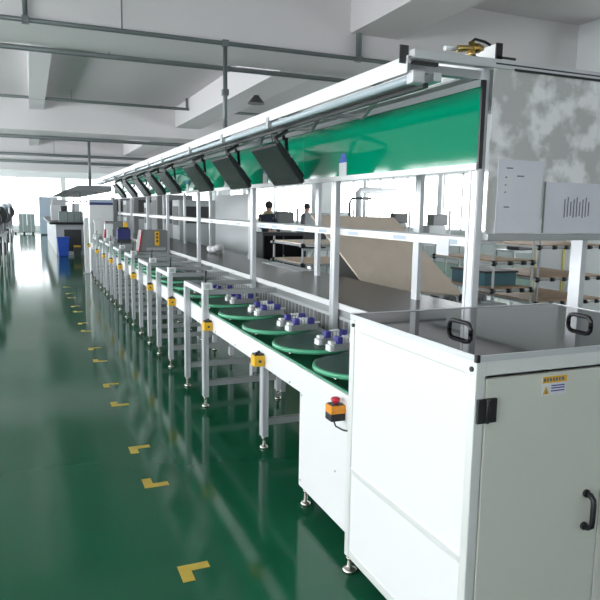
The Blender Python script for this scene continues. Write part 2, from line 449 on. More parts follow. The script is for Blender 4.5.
# ------------------------------------------------------------------ yellow switch boxes on the rail
def switch():
    t = thing('switch_box', '', 'switch box', (1.245, 3.517, .63), 'yellow switch boxes along the conveyor rail')
    MB().box(1.178, 1.245, 3.482, 3.552, .632, .698).build('housing', 'yellow', t, bevel=.005)
    MB().box(1.184, 1.241, 3.488, 3.546, .698, .707).build('top_plate', 'black', t, bevel=.002)
    for a_, b_ in ((1.2, 3.502), (1.222, 3.53)): MB().cyl((a_, b_, .707), (a_, b_, .718), .009, 12).build('button', 'dark', t)
    MB().cyl((1.212, 3.482, .665), (1.212, 3.47, .665), .008, 10).build('cable_gland', 'dark', t)
    return t
sw = switch()
by = [3.517, 4.70, 6.05, 7.26, 8.52, 9.89, 11.05, 12.15, 13.49, 15.5]
for i, y in enumerate(by):
    lab = 'yellow switch box on the white conveyor rail, %s from the white machine cabinet' % ORD[i]
    if i == 0: sw['label'] = lab
    else: dup(sw, (1.245, y, .63), lab)
es = thing('emergency_stop', 'emergency stop box with red mushroom button, yellow top and black bottom, by the cabinet', 'emergency stop', (1.245, 2.46, .64))
MB().box(1.175, 1.245, 2.425, 2.49, .635, .668).build('lower_housing', 'black', es, bevel=.004)
MB().box(1.175, 1.245, 2.425, 2.49, .668, .705).build('upper_housing', 'orange', es, bevel=.004)
MB().box(1.182, 1.238, 2.432, 2.484, .705, .708).build('legend_plate', 'dark', es)
MB().lathe(1.21, 2.458, [(.010, .708), (.010, .716), (.019, .719), (.022, .728), (.018, .735), (.006, .738)], 20).build('mushroom_button', 'red', es)
MB().tube([(1.20, 2.455, .635), (1.205, 2.44, .61), (1.225, 2.41, .60), (1.255, 2.37, .60)], .004, 8).build('cable', 'dark', es)

# ------------------------------------------------------------------ turntables on the belt
ND = 22
DX, DY, DP = 1.475, 2.73, .575
def disc():
    cx, cy = DX, DY
    t = thing('turntable', '', 'turntable', (cx, cy, .735), 'green turntables on the conveyor belt')
    MB().lathe(cx, cy, [(.03, .735), (.03, .774), (.222, .775), (.236, .781), (.236, .797), (.231, .802)], 48).build('rim_disc', 'rim', t)
    MB().lathe(cx, cy, [(.224, .8022), (.224, .8045)], 48).build('top_mat', 'disctop', t)
    MB().cyl((cx-.18, cy-.1, .762), (cx-.18, cy-.1, .775), .010, 10).build('stop_pin', 'steel', t)
    return t
d0 = disc()
for i in range(ND):
    y = DY+DP*i
    lab = 'green turntable with dark mat on the conveyor, %s from the white machine cabinet' % ORD[i]
    if i == 0: d0['label'] = lab
    else: dup(d0, (DX, y, .735), lab)
def fixture():
    t = thing('clamp_fixture', '', 'fixture', (0, 0, 0), 'blue and white clamp fixtures on the turntables')
    MB().box(-.09, .105, -.032, .032, 0, .036).build('base_block', 'alud', t, bevel=.003)
    MB().box(-.108, -.09, -.026, .026, .0, .034).box(-.10, -.068, -.018, .018, .036, .052).build('end_clip', 'white', t, bevel=.003)
    for a, b in ((-.06, -.025), (.045, .082)):
        MB().box(a, b, -.02, .02, .036, .074).build('clamp_block', 'violet', t, bevel=.004)
    for a in (-.012, .010, .032):
        MB().cyl((a, 0, .036), (a, 0, .078), .0075, 10).build('peg', 'white', t)
    MB().box(-.016, .036, -.010, .010, .066, .074).build('peg_bridge', 'white', t)
    MB().box(.09, .128, -.010, .010, .036, .045).build('lever', 'white', t)
    return t
fx0 = fixture(); cnt = 0
for i in range(1, 6):
    y = DY+DP*i
    for k, (dx, dy) in enumerate(((.085, .015), (.075, -.155))):
        lab = 'blue and white clamp fixture, %s one on the %s turntable from the white cabinet' % ('rear' if k == 0 else 'front', ORD[i])
        o = fx0 if cnt == 0 else dup(fx0, (0, 0, 0), lab)
        o['label'] = lab; o.location = (DX+dx, y+dy-max(0, .10-.03*(i-1)), .8045); o.rotation_euler = (0, 0, .10)
        cnt += 1

# ------------------------------------------------------------------ worktop bench behind the conveyor
wb = thing('workbench', 'long grey worktop bench behind the conveyor, under the green panel', 'bench', (2.2, 9, 0))
MB().box(1.86, 2.66, 2.34, 15.4, .915, .945).build('worktop', 'worktop', wb)
MB().box(1.848, 1.86, 2.34, 15.4, .91, .948).build('front_edging', 'white', wb)
MB().box(1.865, 1.875, 2.34, 15.4, .66, .91).build('front_apron', 'alud', wb)
MB().box(1.858, 1.865, 2.34, 15.4, .84, .862).build('apron_rail', 'light', wb)
q = MB()
y = 2.45
while y < 9:
    q.box(1.861, 1.865, y, y+.035, .70, .86); y += .07
q.build('apron_slot', 'mid', wb)
for i in range(6):
    for x in (1.95, 2.6):
        MB().box(x-.02, x+.02, 2.5+2.5*i-.02, 2.5+2.5*i+.02, 0, .915).build('leg', 'alud', wb)

# ------------------------------------------------------------------ rack structure
rk = thing('assembly_rack', 'white aluminium assembly rack carrying the green panel, shelf and grey end panel', 'rack', (2.15, 9, 0))
py = [2.362, 3.78, 5.46, 7.48, 9.34, 11.07, 12.97, 14.75]
for y in py:
    q = MB().box(1.814, 1.846, y-.035, y+.035, .0, 2.165)
    for s in (-1, 1): q.box(1.811, 1.814, y+s*.022-.008, y+s*.022+.008, .0, 2.165)
    q.build('post', 'alu', rk, 'front post')
    q = MB().box(2.448, 2.48, y-.035, y+.035, .945 if y > 2.4 else 0, 2.165)
    q.build('post', 'alu', rk, 'rear post')
    MB().box(1.46, 1.814, max(y, 2.36)-.02, max(y, 2.36)+.02, 2.12, 2.155).build('support_arm', 'alud', rk)
gp = MB().box(1.796, 1.806, 2.315, 15.3, 1.765, 2.085).build('backing_panel', 'gpanel', rk, 'glossy green backing panel')
MB().box(1.79, 1.812, 2.315, 15.3, 1.735, 1.765).build('panel_rail', 'white', rk, 'white rail under the green panel')
MB().box(1.79, 1.812, 2.315, 15.3, 2.085, 2.115).build('panel_rail', 'alu', rk, 'rail above the green panel')
MB().box(1.792, 1.812, 2.302, 2.315, 1.74, 2.11).build('panel_end_strip', 'black', rk)
# joints between the green sheets
q = MB()
for y in (4.25, 6.1, 8.0, 10.0, 12.0): q.box(1.7955, 1.796, y-.003, y+.003, 1.765, 2.085)
q.build('panel_joint', 'belt', rk)
MB().box(1.445, 3.0, 2.295, 2.335, 2.162, 2.200).build('top_beam', 'alu', rk, bevel=.003)
MB().box(1.85, 3.0, 2.2935, 2.295, 2.178, 2.184).build('beam_slot', 'dark', rk)
MB().box(1.95, 3.0, 2.2925, 2.2945, 2.158, 2.168).build('beam_slot', 'black', rk)
MB().box(1.848, 3.0, 2.300, 2.308, 1.46, 2.165).build('end_panel', 'film', rk, 'mottled grey end panel')
MB().box(1.848, 3.0, 2.285, 2.325, 1.43, 1.46).build('end_ledge', 'alud', rk, bevel=.003)
MB().box(1.852, 2.02, 2.38, 15.2, 1.418, 1.436).build('shelf', 'white', rk)
sl = MB().box(1.848, 1.856, 2.38, 15.2, 1.395, 1.43).build('shelf_edge', 'white', rk)
for y in (2.5, 2.95, 3.5, 3.95, 4.35, 4.9, 5.2, 5.9, 6.3, 6.9, 7.7, 8.2): MB().box(1.8465, 1.848, y, y+.13, 1.402, 1.424).build('label_strip', 'paleblue', sl)
MB().box(1.843, 1.8465, 2.56, 2.66, 1.345, 1.425).build('shelf_card', 'paper', rk)
for y in py[1:]:
    MB().box(1.846, 2.448, y-.015, y+.015, 2.12, 2.15).build('cross_tie', 'alud', rk)
MB().box(1.88, 2.6, 2.37, 15.3, 2.166, 2.176).build('roof_tray', 'light', rk)
q = MB()
for y in (2.9, 3.6, 4.6): q.tube([(1.62, y, 2.10), (1.7, y+.3, 2.06), (1.74, y+.7, 2.12)], .012, 8)
q.build('air_hose', 'alud', rk)

# papers in sleeves on the end panel
pp = thing('sleeved_sheet', 'tall grey paper in a plastic sleeve on the mottled end panel, left one', 'paper', (2.02, 2.33, 1.463), 'sleeved papers on the end panel')
MB().box(1.895, 2.148, 2.296, 2.3, 1.463, 1.785).build('sheet', 'sleeve', pp)
for x, z, l in ((1.94, 1.745, .035), (2.0, 1.712, .04), (1.935, 1.705, .01), (1.935, 1.672, .008), (1.935, 1.640, .008), (1.935, 1.575, .03)): MB().box(x, x+l, 2.2952, 2.296, z, z+.006).build('printed_line', 'ink', pp)
pp = thing('sleeved_sheet', 'wide grey paper with a block of vertical lines on the mottled end panel, right one', 'paper', (2.36, 2.33, 1.463), 'sleeved papers on the end panel')
MB().box(2.168, 2.56, 2.296, 2.3, 1.463, 1.695).build('sheet', 'sleeve', pp)
MB().box(2.162, 2.168, 2.294, 2.3, 1.463, 1.695).build('sleeve_edge', 'mid', pp)
for k in range(9):
    x = 2.285+.0185*k; h = .085+.012*math.sin(k*2.1); MB().box(x, x+.006, 2.2952, 2.296, 1.535+.004*(k % 3), 1.535+h).build('printed_line', 'ink', pp)

# blue and white cards on the green panel
for i, y in enumerate((3.62, 5.05, 6.2, 7.9)):
    t = thing('instruction_card', 'blue and white card low on the green panel, %s from the end panel' % ORD[i], 'card', (1.79, y, 1.765), 'cards on the green panel')
    MB().box(1.792, 1.7955, y-.05, y+.05, 1.766, 1.845).build('white_sheet', 'paper', t)
    MB().slab([(1.793, y-.05, 1.846), (1.793, y+.05, 1.846), (1.793, y+.02, 1.90), (1.793, y-.03, 1.90)], .002).build('blue_tab', 'blue', t)

# air valve and upturned reflector on top of the beam
av = thing('air_valve', 'brass air valve with black lever standing on the rack top beam', 'valve', (1.72, 2.315, 2.20))
MB().cyl((1.66, 2.315, 2.225), (1.79, 2.315, 2.24), .013, 12).lathe(1.735, 2.315, [(.02, 2.20), (.02, 2.215), (.014, 2.22), (.014, 2.26)], 14).cyl((1.75, 2.315, 2.235), (1.775, 2.315, 2.238), .02, 6).build('valve_body', 'brass', av)
MB().cyl((1.60, 2.315, 2.22), (1.66, 2.315, 2.225), .01, 10).build('hose_end', 'paper', av)
MB().tube([(1.735, 2.315, 2.26), (1.75, 2.315, 2.272), (1.80, 2.315, 2.267), (1.83, 2.315, 2.257)], .006, 8).build('lever', 'black', av)
rf = thing('reflector_strip', 'white sheet metal reflector with black end lying along the rack top behind the beam', 'reflector', (1.9, 4, 2.176))
MB().hexa([(1.885, 2.345, 2.178), (1.905, 2.345, 2.178), (1.905, 2.345, 2.275), (1.885, 2.345, 2.275)], [(1.885, 6.5, 2.178), (1.905, 6.5, 2.178), (1.905, 6.5, 2.275), (1.885, 6.5, 2.275)]).build('reflector_sheet', 'white', rf)
MB().box(1.882, 1.915, 2.337, 2.345, 2.18, 2.278).build('end_cap', 'black', rf)
MB().box(1.885, 1.99, 2.337, 2.345, 2.215, 2.224).build('end_tab', 'black', rf)

# ------------------------------------------------------------------ overhead lamp in front of the rack
lp = thing('overhead_lamp', 'long white overhead lamp reflector with tube running above the conveyor', 'lamp', (1.33, 8, 2.04))
ly0, ly1 = 2.29, 15.8
MB().hexa([(1.418, ly0, 2.094), (1.422, ly0, 2.094), (1.424, ly0, 2.160), (1.420, ly0, 2.160)], [(1.418, ly1, 2.094), (1.422, ly1, 2.094), (1.424, ly1, 2.160), (1.420, ly1, 2.160)]).box(1.422, 1.444, ly0, ly1, 2.157, 2.160).build('reflector', 'white', lp)
MB().cyl((1.452, ly0-.01, 2.076), (1.452, ly1, 2.076), .0165, 16).build('tube', 'tube', lp)
MB().box(1.475, 1.505, ly0+.03, ly1, 2.065, 2.09).build('channel', 'alud', lp)
MB().box(1.56, 1.60, ly0+.02, ly1, 2.075, 2.112).build('support_rail', 'alu', lp, bevel=.003)
MB().box(1.51, 1.535, ly0+.02, ly1, 2.046, 2.066).build('cable_channel', 'black', lp)
for y in (3.92, 4.98, 6.1, 7.5, 8.4, 9.5, 10.7, 12.0, 13.5):
    MB().box(1.410, 1.48, y-.02, y+.02, 2.050, 2.118).box(1.45, 1.56, y-.012, y+.012, 2.09, 2.105).build('bracket', 'alud', lp)
MB().box(1.434, 1.495, ly0-.02, ly0+.03, 2.052, 2.105).build('tube_cap', 'alu', lp, bevel=.008)
MB().box(1.39, 1.43, 2.30, 2.306, 2.13, 2.20).build('end_bracket', 'dark', lp)
MB().box(1.44, 1.56, 2.28, 2.294, 2.128, 2.142).build('end_tab', 'black', lp)

lp.location.x -= .010; lp.location.z += .008
# ------------------------------------------------------------------ monitors on arms
mys = [3.75, 4.8, 5.9, 7.3, 8.2, 9.3, 10.5, 11.8]
def monitor():
    y = 3.75; a = Vector((1.4, y, 1.948)); b = Vector((1.576, y, 1.713)); L = Vector((0, .5, 0))
    t = thing('monitor', '', 'monitor', (1.5, y+.25, 1.7), 'tilted monitors above the conveyor')
    d = (b-a).normalized(); n = Vector((-d.z, 0, d.x)).normalized()     # n points away from the operator, up
    if n.x < 0: n = -n
    def sl(u0, u1, v0, v1, k0, k1, mb):
        P = lambda u, v, k: a+d*u+Vector((0, v, 0))+n*k
        return mb.hexa([P(u0, v0, k0), P(u1, v0, k0), P(u1, v1, k0), P(u0, v1, k0)], [P(u0, v0, k1), P(u1, v0, k1), P(u1, v1, k1), P(u0, v1, k1)])
    W = (b-a).length
    sl(0, W, 0, .5, 0, .028, MB()).build('case', 'black', t, bevel=.004)
    sl(.012, W-.018, .012, .488, -.0015, .0, MB()).build('screen', 'screen', t)
    sl(W*.3, W*.7, .15, .35, .028, .055, MB()).build('rear_cover', 'dark', t, bevel=.006)
    pm = a+d*W*.5+Vector((0, .25, 0))+n*.055
    MB().tube([pm, pm+n*.05, pm+n*.05+Vector((-.02, -.03, .12)), Vector((1.54, y+.22, 2.0)), Vector((1.525, y+.22, 2.046))], .012, 8).build('arm', 'black', t)
    e0 = a+d*.06+n*.028+Vector((0, .012, 0))
    MB().tube([Vector((1.525, y+.14, 2.046)), Vector((1.40, y+.02, 1.985)), e0, a+d*W*.9+n*.036+Vector((0, .012, 0))], .013, 8).build('strut', 'black', t)
    q = MB().sphere(tuple(e0+d*.06+n*.01), .012, 10, 6).sphere(tuple(a+d*W*.62+n*.05+Vector((0, .03, 0))), .011, 10, 6)
    q.build('cable_tie', 'paper', t)
    MB().tube([a+n*.03+Vector((0, .12, 0)), Vector((1.44, y+.2, 2.03)), Vector((1.52, y+.3, 2.05))], .004, 6).build('cable', 'dark', t)
    return t
m0 = monitor()
for i, y in enumerate(mys):
    lab = 'black monitor tilted above the conveyor, %s from the grey end panel' % ORD[i]
    if i == 0: m0['label'] = lab
    else: dup(m0, (1.5, y+.25, 1.7), lab)

# ------------------------------------------------------------------ things on the line further down
def booth(x0, x1, y0, y1, z0, z1, sl, label, red):
    t = thing('test_booth', label, 'machine', ((x0+x1)/2, y0, z0), 'grey booths on the line')
    MB().hexa([(x0, y0, z0), (x1, y0, z0), (x1, y1, z0), (x0, y1, z0)], [(x0+sl, y0, z1), (x1, y0, z1), (x1, y1, z1), (x0+sl, y1, z1)]).build('shell', 'mid', t, bevel=.01)
    w = .016; y2 = y0+.03
    MB().hexa([(x0-w, y0-.01, z0), (x0-.001, y0-.01, z0), (x0-.001, y2, z0), (x0-w, y2, z0)], [(x0+sl-w, y0-.01, z1), (x0+sl-.001, y0-.01, z1), (x0+sl-.001, y2, z1), (x0+sl-w, y2, z1)]).build('front_edge', 'red' if red else 'light', t)
    MB().box(x0+.05+sl, x1-.03, y0-.004, y0-.0005, z0+.02, z0+.06).build('name_strip', 'alud', t)
    return t
b1 = booth(1.40, 1.80, 9.22, 9.6, .932, 1.235, .05, 'large grey booth with red front edge and yellow tag on the line', True)
MB().box(1.62, 1.68, 9.205, 9.215, 1.02, 1.22).build('yellow_tag', 'yellow', b1)
q = MB()
for z in (1.07, 1.12, 1.17): q.box(1.637, 1.663, 9.202, 9.205, z, z+.03)
q.build('tag_print', 'dark', b1)
b2 = booth(1.30, 1.72, 12.86, 13.2, .932, 1.28, .04, 'far grey booth with pink-red edge on the line', True)
def gadget(name, label, cat, x, y, z, parts, group=None):
    t = thing(name, label, cat, (x, y, z), group)
    for nm, m, b in parts: MB().box(x+b[0], x+b[1], y+b[2], y+b[3], z+b[4], z+b[5]).build(nm, m, t, bevel=.004)
    return t
gadget('printer', 'navy blue label printer between the two grey booths', 'printer', 1.5, 11.76, .932, [('body', 'navy', (-.1, .12, -.12, .12, .06, .24)), ('base', 'dark', (-.11, .13, -.13, .13, 0, .06)), ('cover', 'black', (-.08, .1, -.1, .1, .24, .27))])
gadget('robot_unit', 'white robot unit on the line left of the navy printer', 'machine', 1.33, 12.26, .932, [('base', 'light', (-.08, .08, -.08, .08, 0, .06)), ('column', 'white', (-.05, .05, -.05, .05, .06, .22)), ('head', 'white', (-.09, .06, -.06, .06, .22, .32))])
gadget('robot_unit', 'white robot unit at the far end of the line by the grey booth', 'machine', 1.30, 14.2, .932, [('base', 'light', (-.08, .08, -.08, .08, 0, .06)), ('column', 'white', (-.06, .06, -.06, .06, .06, .28)), ('head', 'white', (-.08, .08, -.06, .06, .28, .36))])
gadget('andon_light', 'upright yellow signal light on the line before the far booth', 'signal light', 1.62, 12.27, .932, [('base', 'dark', (-.04, .04, -.04, .04, 0, .06)), ('lens', 'yellow', (-.035, .035, -.035, .035, .06, .34)), ('cap', 'light', (-.035, .035, -.035, .035, .34, .37))])
# white end post of the line and end cabinet
ep = thing('end_post', 'tall white post closing the far end of the conveyor', 'post', (1.18, 15.8, 0))
MB().box(1.14, 1.24, 15.75, 15.85, 0.02, 1.30).build('post_body', 'white', ep, bevel=.006)
MB().box(1.11, 1.27, 15.72, 15.88, 0, .02).build('base_plate', 'light', ep)
ec = thing('end_cabinet', 'white cabinet with navy stripe standing behind the far end of the line', 'cabinet', (1.55, 16.3, 0))
MB().box(1.30, 1.84, 16.1, 16.6, .05, 1.73).build('body', 'white', ec, bevel=.01)
MB().box(1.30, 1.84, 16.09, 16.1, 1.60, 1.66).build('stripe', 'navy', ec)
MB().box(1.30, 1.84, 16.09, 16.1, 1.66, 1.72).build('window_strip', 'paleblue', ec)
MB().box(1.33, 1.81, 16.13, 16.57, 0, .05).build('plinth', 'dark', ec)
# paper and bag on the worktop
tag(MB().slab([(2.43, 5.9, .9452), (2.63, 5.9, .9452), (2.64, 7.0, .9452), (2.45, 7.0, .9452)], .003).build('paper_sheet', 'paper', None, origin=(2.3, 6.5, .945)), 'long white paper sheet lying on the grey worktop', 'paper')
bag = MB()
for k in range(9): bag.sphere((2.33+.07*math.cos(k*2.4), 8.6+.10*math.sin(k*2.4), .985+.02*(k % 3)), .05, 8, 6)
tag(bag.build('plastic_bag', 'white', None, origin=(2.33, 8.6, .945)), 'crumpled white plastic bag on the grey worktop', 'bag')

# ------------------------------------------------------------------ behind the rack: boards, pipe racks, benches, people
tb = thing('tilted_board', 'large tan board leaning on a bench behind the rack', 'board', (3.55, 5.9, .66))
MB().slab([(3.05, 5.6, .80), (4.24, 5.6, .66), (3.83, 6.4, 1.47), (2.80, 6.4, 1.49)], .02).build('board', 'tan', tb)
bn = thing('pipe_table', 'low pipe-framed table carrying small parts below the tan board', 'table', (3.6, 5.6, 0))
MB().box(3.0, 4.5, 5.2, 6.5, .60, .63).build('tabletop', 'light', bn)
for x in (3.05, 4.45):
    for y in (5.25, 6.45): MB().cyl((x, y, 0), (x, y, .60), .016, 10).build('leg', 'alud', bn)
MB().hexa([(3.1, 6.42, .63), (4.2, 6.42, .63), (4.2, 6.45, .63), (3.1, 6.45, .63)], [(3.1, 6.46, 1.44), (3.9, 6.46, 1.44), (3.9, 6.49, 1.44), (3.1, 6.49, 1.44)]).build('back_rest', 'mid', bn)
for i in range(7):
    x = 3.15+.19*i
    t = thing('small_motor', 'small dark motor on the pipe table, %s from its left end' % ('first' if i == 0 else ORD[i]), 'motor', (x, 5.35, .63), 'small motors on the pipe table')
    MB().cyl((x, 5.32, .675), (x, 5.42, .675), .045, 14).build('motor_body', 'dark' if i % 2 else 'mid', t)
    MB().box(x-.04, x+.04, 5.30, 5.44, .63, .645).build('mount', 'light', t)
    MB().cyl((x, 5.32, .675), (x, 5.29, .675), .012, 8).build('shaft', 'steel', t)

def pipe_rack(xa, xb, ya, yb, zs, top, label, board='wood', yellow=False, rolls=True):
    t = thing('pipe_rack', label, 'rack', ((xa+xb)/2, ya, 0), 'lean pipe racks behind the rack')
    for x in (xa, xb):
        for y in (ya, yb):
            MB().cyl((x, y, 0), (x, y, top), .014, 10).build('pole', 'yellowpole' if yellow else 'light', t)
    for z in zs:
        q = MB()
        for y in (ya, yb): q.cyl((xa-.05, y, z), (xb+.05, y, z), .014, 8)
        for x in (xa, xb): q.cyl((x, ya, z), (x, yb, z), .014, 8)
        q.build('shelf_pipe', 'light', t)
        MB().box(xa, xb, ya+.015, yb-.015, z+.014, z+.03).build('shelf_board', board, t)
        for x in (xa, xb):
            for y in (ya, yb): MB().cyl((x-.03, y, z), (x+.03, y, z), .021, 8).cyl((x, y, z-.03), (x, y, z+.03), .021, 8).build('pipe_joint', 'black', t)
        if rolls:
            k = 1
            while xa+.18*k < xb-.06: MB().cyl((xa+.18*k, ya-.022, z), (xa+.18*k+.05, ya-.022, z), .024, 8).build('shelf_clip', 'black', t); k += 1
    return t
pipe_rack(4.55, 5.08, 5.5, 6.6, (.45, .72, 1.02), 1.30, 'grey pipe rack with wooden shelves seen under the two sleeved papers')
pipe_rack(5.35, 6.4, 5.7, 6.8, (.52, .80, 1.17), 1.30, 'grey pipe rack with wooden shelf at the right edge before the white screen')
ws = thing('white_screen', 'white sheet screen between yellow poles behind the pipe rack at the right edge', 'screen', (6.85, 7.1, 0))
MB().box(6.6, 7.1, 7.1, 7.12, .03, 1.22).build('sheet', 'paper', ws)
MB().box(6.56, 6.6, 7.09, 7.13, .03, 1.25).box(7.1, 7.14, 7.09, 7.13, .03, 1.25).build('side_pole', 'yellowpole', ws)
MB().box(6.5, 7.2, 7.0, 7.22, 0, .03).build('base', 'dark', ws)
pipe_rack(3.05, 3.85, 7.2, 8.2, (.45, .88, 1.12), 1.2, 'pipe rack with tan shelves left of the tan board', board='tan', rolls=True)
# teal crate on the near pipe rack
gadget('crate', 'dark teal plastic crate on the middle shelf of the grey pipe rack', 'crate', 4.82, 6.0, .75, [('crate_body', 'teal', (-.22, .22, -.3, .3, 0, .14)), ('crate_rim', 'dark', (-.235, .235, -.315, .315, .14, .165))])
dc = thing('dark_cabinet', 'dark glass-fronted cabinet behind the worktop left of the pipe rack', 'cabinet', (3.95, 10.2, 0))
MB().box(3.55, 4.3, 10.1, 10.6, .0, 1.17).build('body', 'dark', dc, bevel=.01)
MB().box(3.58, 3.9, 10.085, 10.1, .1, 1.12).build('door', 'blackgloss', dc); MB().box(3.94, 4.27, 10.085, 10.1, .1, 1.12).build('door', 'blackgloss', dc)
MB().box(3.915, 3.925, 10.07, 10.085, .5, .8).build('handle', 'alu', dc)
wp = thing('partition_board', 'tall pale grey partition board standing behind the rack', 'partition', (4.1, 13.5, 0))
MB().box(4.05, 4.09, 12.2, 14.9, .1, 1.86).build('board', 'paper', wp)
for y in (12.3, 14.8): MB().box(3.85, 4.3, y-.03, y+.03, 0, .1).build('stand', 'alud', wp)

for i, (x, y, hh, m) in enumerate([(3.7, 15.6, 1.75, 'light'), (3.5, 17.4, 1.9, 'mid'), (3.6, 19.3, 1.7, 'light'), (3.5, 21.5, 1.95, 'mid'), (3.6, 24, 1.8, 'light'), (3.5, 27, 1.95, 'mid')]):
    t = thing('test_cabinet', 'grey test cabinet with dark screen in the row behind the worktop, %s from the front' % ('first' if i == 0 else ORD[i]), 'cabinet', (x, y, 0), 'grey test cabinets behind the worktop')
    MB().box(x-.45, x+.5, y-.4, y+.4, .06, hh).build('body', m, t, bevel=.02)
    MB().box(x-.3, x+.35, y-.41, y-.4, hh-.55, hh-.15).build('screen', 'dark', t)
    MB().box(x-.458, x-.45, y-.3, y+.3, hh-.6, hh-.15).build('side_window', 'dark', t)
    MB().box(x-.3, x+.35, y-.405, y-.4, .2, hh-.75).build('door', 'light', t)
    MB().box(x-.4, x+.45, y-.35, y+.35, 0, .06).build('plinth', 'dark', t)
# right hand production row under the windows
def workcell(x, y, i, lab):
    t = thing('bench_machine', lab, 'machine', (x, y, 0), 'bench machines under the right hand windows')
    MB().box(x-.6, x+.6, y-.35, y+.35, .72, .76).build('bench_top', 'light', t)
    for a in (-.55, .55):
        for b in (-.3, .3): MB().box(x+a-.02, x+a+.02, y+b-.02, y+b+.02, 0, .72).build('leg', 'alud', t)
    MB().box(x-.35, x+.15, y-.2, y+.2, .76, 1.22).build('machine_body', ('mid', 'dark', 'light')[i % 3], t, bevel=.02)
    MB().box(x-.2, x+.25, y-.15, y+.15, 1.22, 1.5).build('machine_head', ('dark', 'light', 'mid')[i % 3], t, bevel=.02)
    MB().cyl((x+.4, y, .76), (x+.4, y, 1.6), .03, 10).build('signal_pole', 'light', t)
    return t
k = 0
for y in (8.6, 11.2, 13.9, 16.6, 19.3, 22, 25, 28, 31, 34):
    workcell(9.6+.5*(k % 2), y, k, 'bench machine in the row under the right hand windows, %s from the front' % ('first' if k == 0 else ORD[k])); k += 1
k = 0
for y in (12, 15, 18, 21, 24.5, 28):
    workcell(5.6+.4*(k % 2), y+.5, k+1, 'bench machine in the middle row behind the rack, %s from the front' % ('first' if k == 0 else ORD[k])); k += 1
# extract ducts in front of the windows
dt = thing('extract_duct', 'white bent extract duct standing before the right hand windows', 'duct', (9.4, 17.8, 0))
MB().tube([(9.4, 17.8, 0.02), (9.4, 17.8, 1.9), (9.42, 17.9, 2.1), (9.6, 18.1, 2.2), (10.9, 18.1, 2.2)], .10, 12).build('pipe_run', 'light', dt)
MB().cyl((9.4, 17.8, 0), (9.4, 17.8, .02), .2, 16).build('base_plate', 'alud', dt)
dl = thing('desk_lamp', 'dark angled lamp arm on a tall stand before the bright windows', 'lamp', (7.4, 14.5, 0))
MB().cyl((7.4, 14.5, 0), (7.4, 14.5, .03), .18, 16).build('base', 'dark', dl)
MB().tube([(7.4, 14.5, .03), (7.4, 14.5, 1.75), (7.46, 14.5, 1.86), (7.75, 14.5, 1.88)], .03, 8).build('arm', 'dark', dl)
MB().box(7.72, 7.98, 14.42, 14.58, 1.84, 1.9).build('lamp_head', 'mid', dl)

def person(x, y, rz, top, label, cap, lean=.0):
    t = thing('person', label, 'person', (x, y, 0), 'workers behind the rack')
    R = Matrix.Rotation(rz, 3, 'Z')
    P = lambda a, b, c: tuple(R @ Vector((a, b, c))+Vector((x, y, 0)))
    def skin(name, pts, edges, rad, m, lab=None):
        me = bpy.data.meshes.new(name)
        me.from_pydata([tuple(Vector(P(*p))-Vector((x, y, 0))) for p in pts], edges, [])
        me.materials.append(M[m]); o = bpy.data.objects.new(name, me); C.objects.link(o); o.parent = t
        me.update()
        s = o.modifiers.new('skin', 'SKIN'); s.use_smooth_shade = True
        for v, r in zip(me.skin_vertices[0].data, rad): v.radius = (r, r)
        me.skin_vertices[0].data[0].use_root = True
        u = o.modifiers.new('sub', 'SUBSURF'); u.levels = 1; u.render_levels = 1
        return o
    f = -lean
    pts = [(0, 0, .93), (0, f*.4, 1.15), (0, f*.8, 1.38), (0, f, 1.48), (0, f*1.1-.01, 1.58), (0, f*1.15-.015, 1.68),
           (.18, f*.8, 1.40), (.24, f*.6-.04, 1.14), (.16, f*.6-.24, 1.05), (.14, f*.6-.33, 1.05),
           (-.18, f*.8, 1.40), (-.24, f*.6-.04, 1.14), (-.16, f*.6-.24, 1.05), (-.14, f*.6-.33, 1.05),
           (.09, 0, .86), (.10, -.01, .48), (.10, .02, .09), (.10, -.12, .045), (-.09, 0, .86), (-.10, -.01, .48), (-.10, .02, .09), (-.10, -.12, .045)]
    ed = [(0, 1), (1, 2), (2, 3), (3, 4), (4, 5), (2, 6), (6, 7), (7, 8), (8, 9), (2, 10), (10, 11), (11, 12), (12, 13), (0, 14), (14, 15), (15, 16), (16, 17), (0, 18), (18, 19), (19, 20), (20, 21)]
    rad = [.13, .125, .14, .05, .085, .075, .055, .045, .035, .03, .055, .045, .035, .03, .085, .06, .045, .04, .085, .06, .045, .04]
    skin('body', pts, ed, rad, 'skin')
    skin('jacket', [pts[0], pts[1], pts[2], (0, f*.95, 1.44), pts[6], pts[7], pts[8], pts[10], pts[11], pts[12]],
         [(0, 1), (1, 2), (2, 3), (2, 4), (4, 5), (5, 6), (2, 7), (7, 8), (8, 9)], [.15, .145, .16, .09, .075, .06, .05, .075, .06, .05], top)
    skin('trousers', [pts[0], pts[14], pts[15], (.10, .02, .12), pts[18], pts[19], (-.10, .02, .12)], [(0, 1), (1, 2), (2, 3), (0, 4), (4, 5), (5, 6)], [.14, .1, .075, .06, .1, .075, .06], 'cloth')
    hc = P(0, f*1.15+.005, 1.665)
    MB().sphere(hc, .098, 14, 10, 1, 1.05, 1.0).build('hair' if not cap else 'cap', 'hair', t)
    fc = P(0, f*1.15-.09, 1.63)
    q = MB()
    for s in (-.03, .03): q.sphere(P(s, f*1.15-.098, 1.635), .009, 6, 4)
    q.build('eyes', 'hair', t)
    MB().sphere(P(0, f*1.15-.11, 1.61), .014, 6, 4).build('nose', 'skin', t)
    if cap:
        skin('vest_collar', [(0, f*.9, 1.36), (.1, f*.9, 1.42), (-.1, f*.9, 1.42)], [(0, 1), (0, 2)], [.10, .085, .085], 'hivis')
    return t
person(5.2, 14.5, 2.2, 'cloth', 'standing worker in dark cap and navy jacket with yellow-green collar beyond the worktop', True, .08)
person(7.6, 17.8, .6, 'clothg', 'standing worker in grey jacket with dark hair before the bright windows', False, .06)

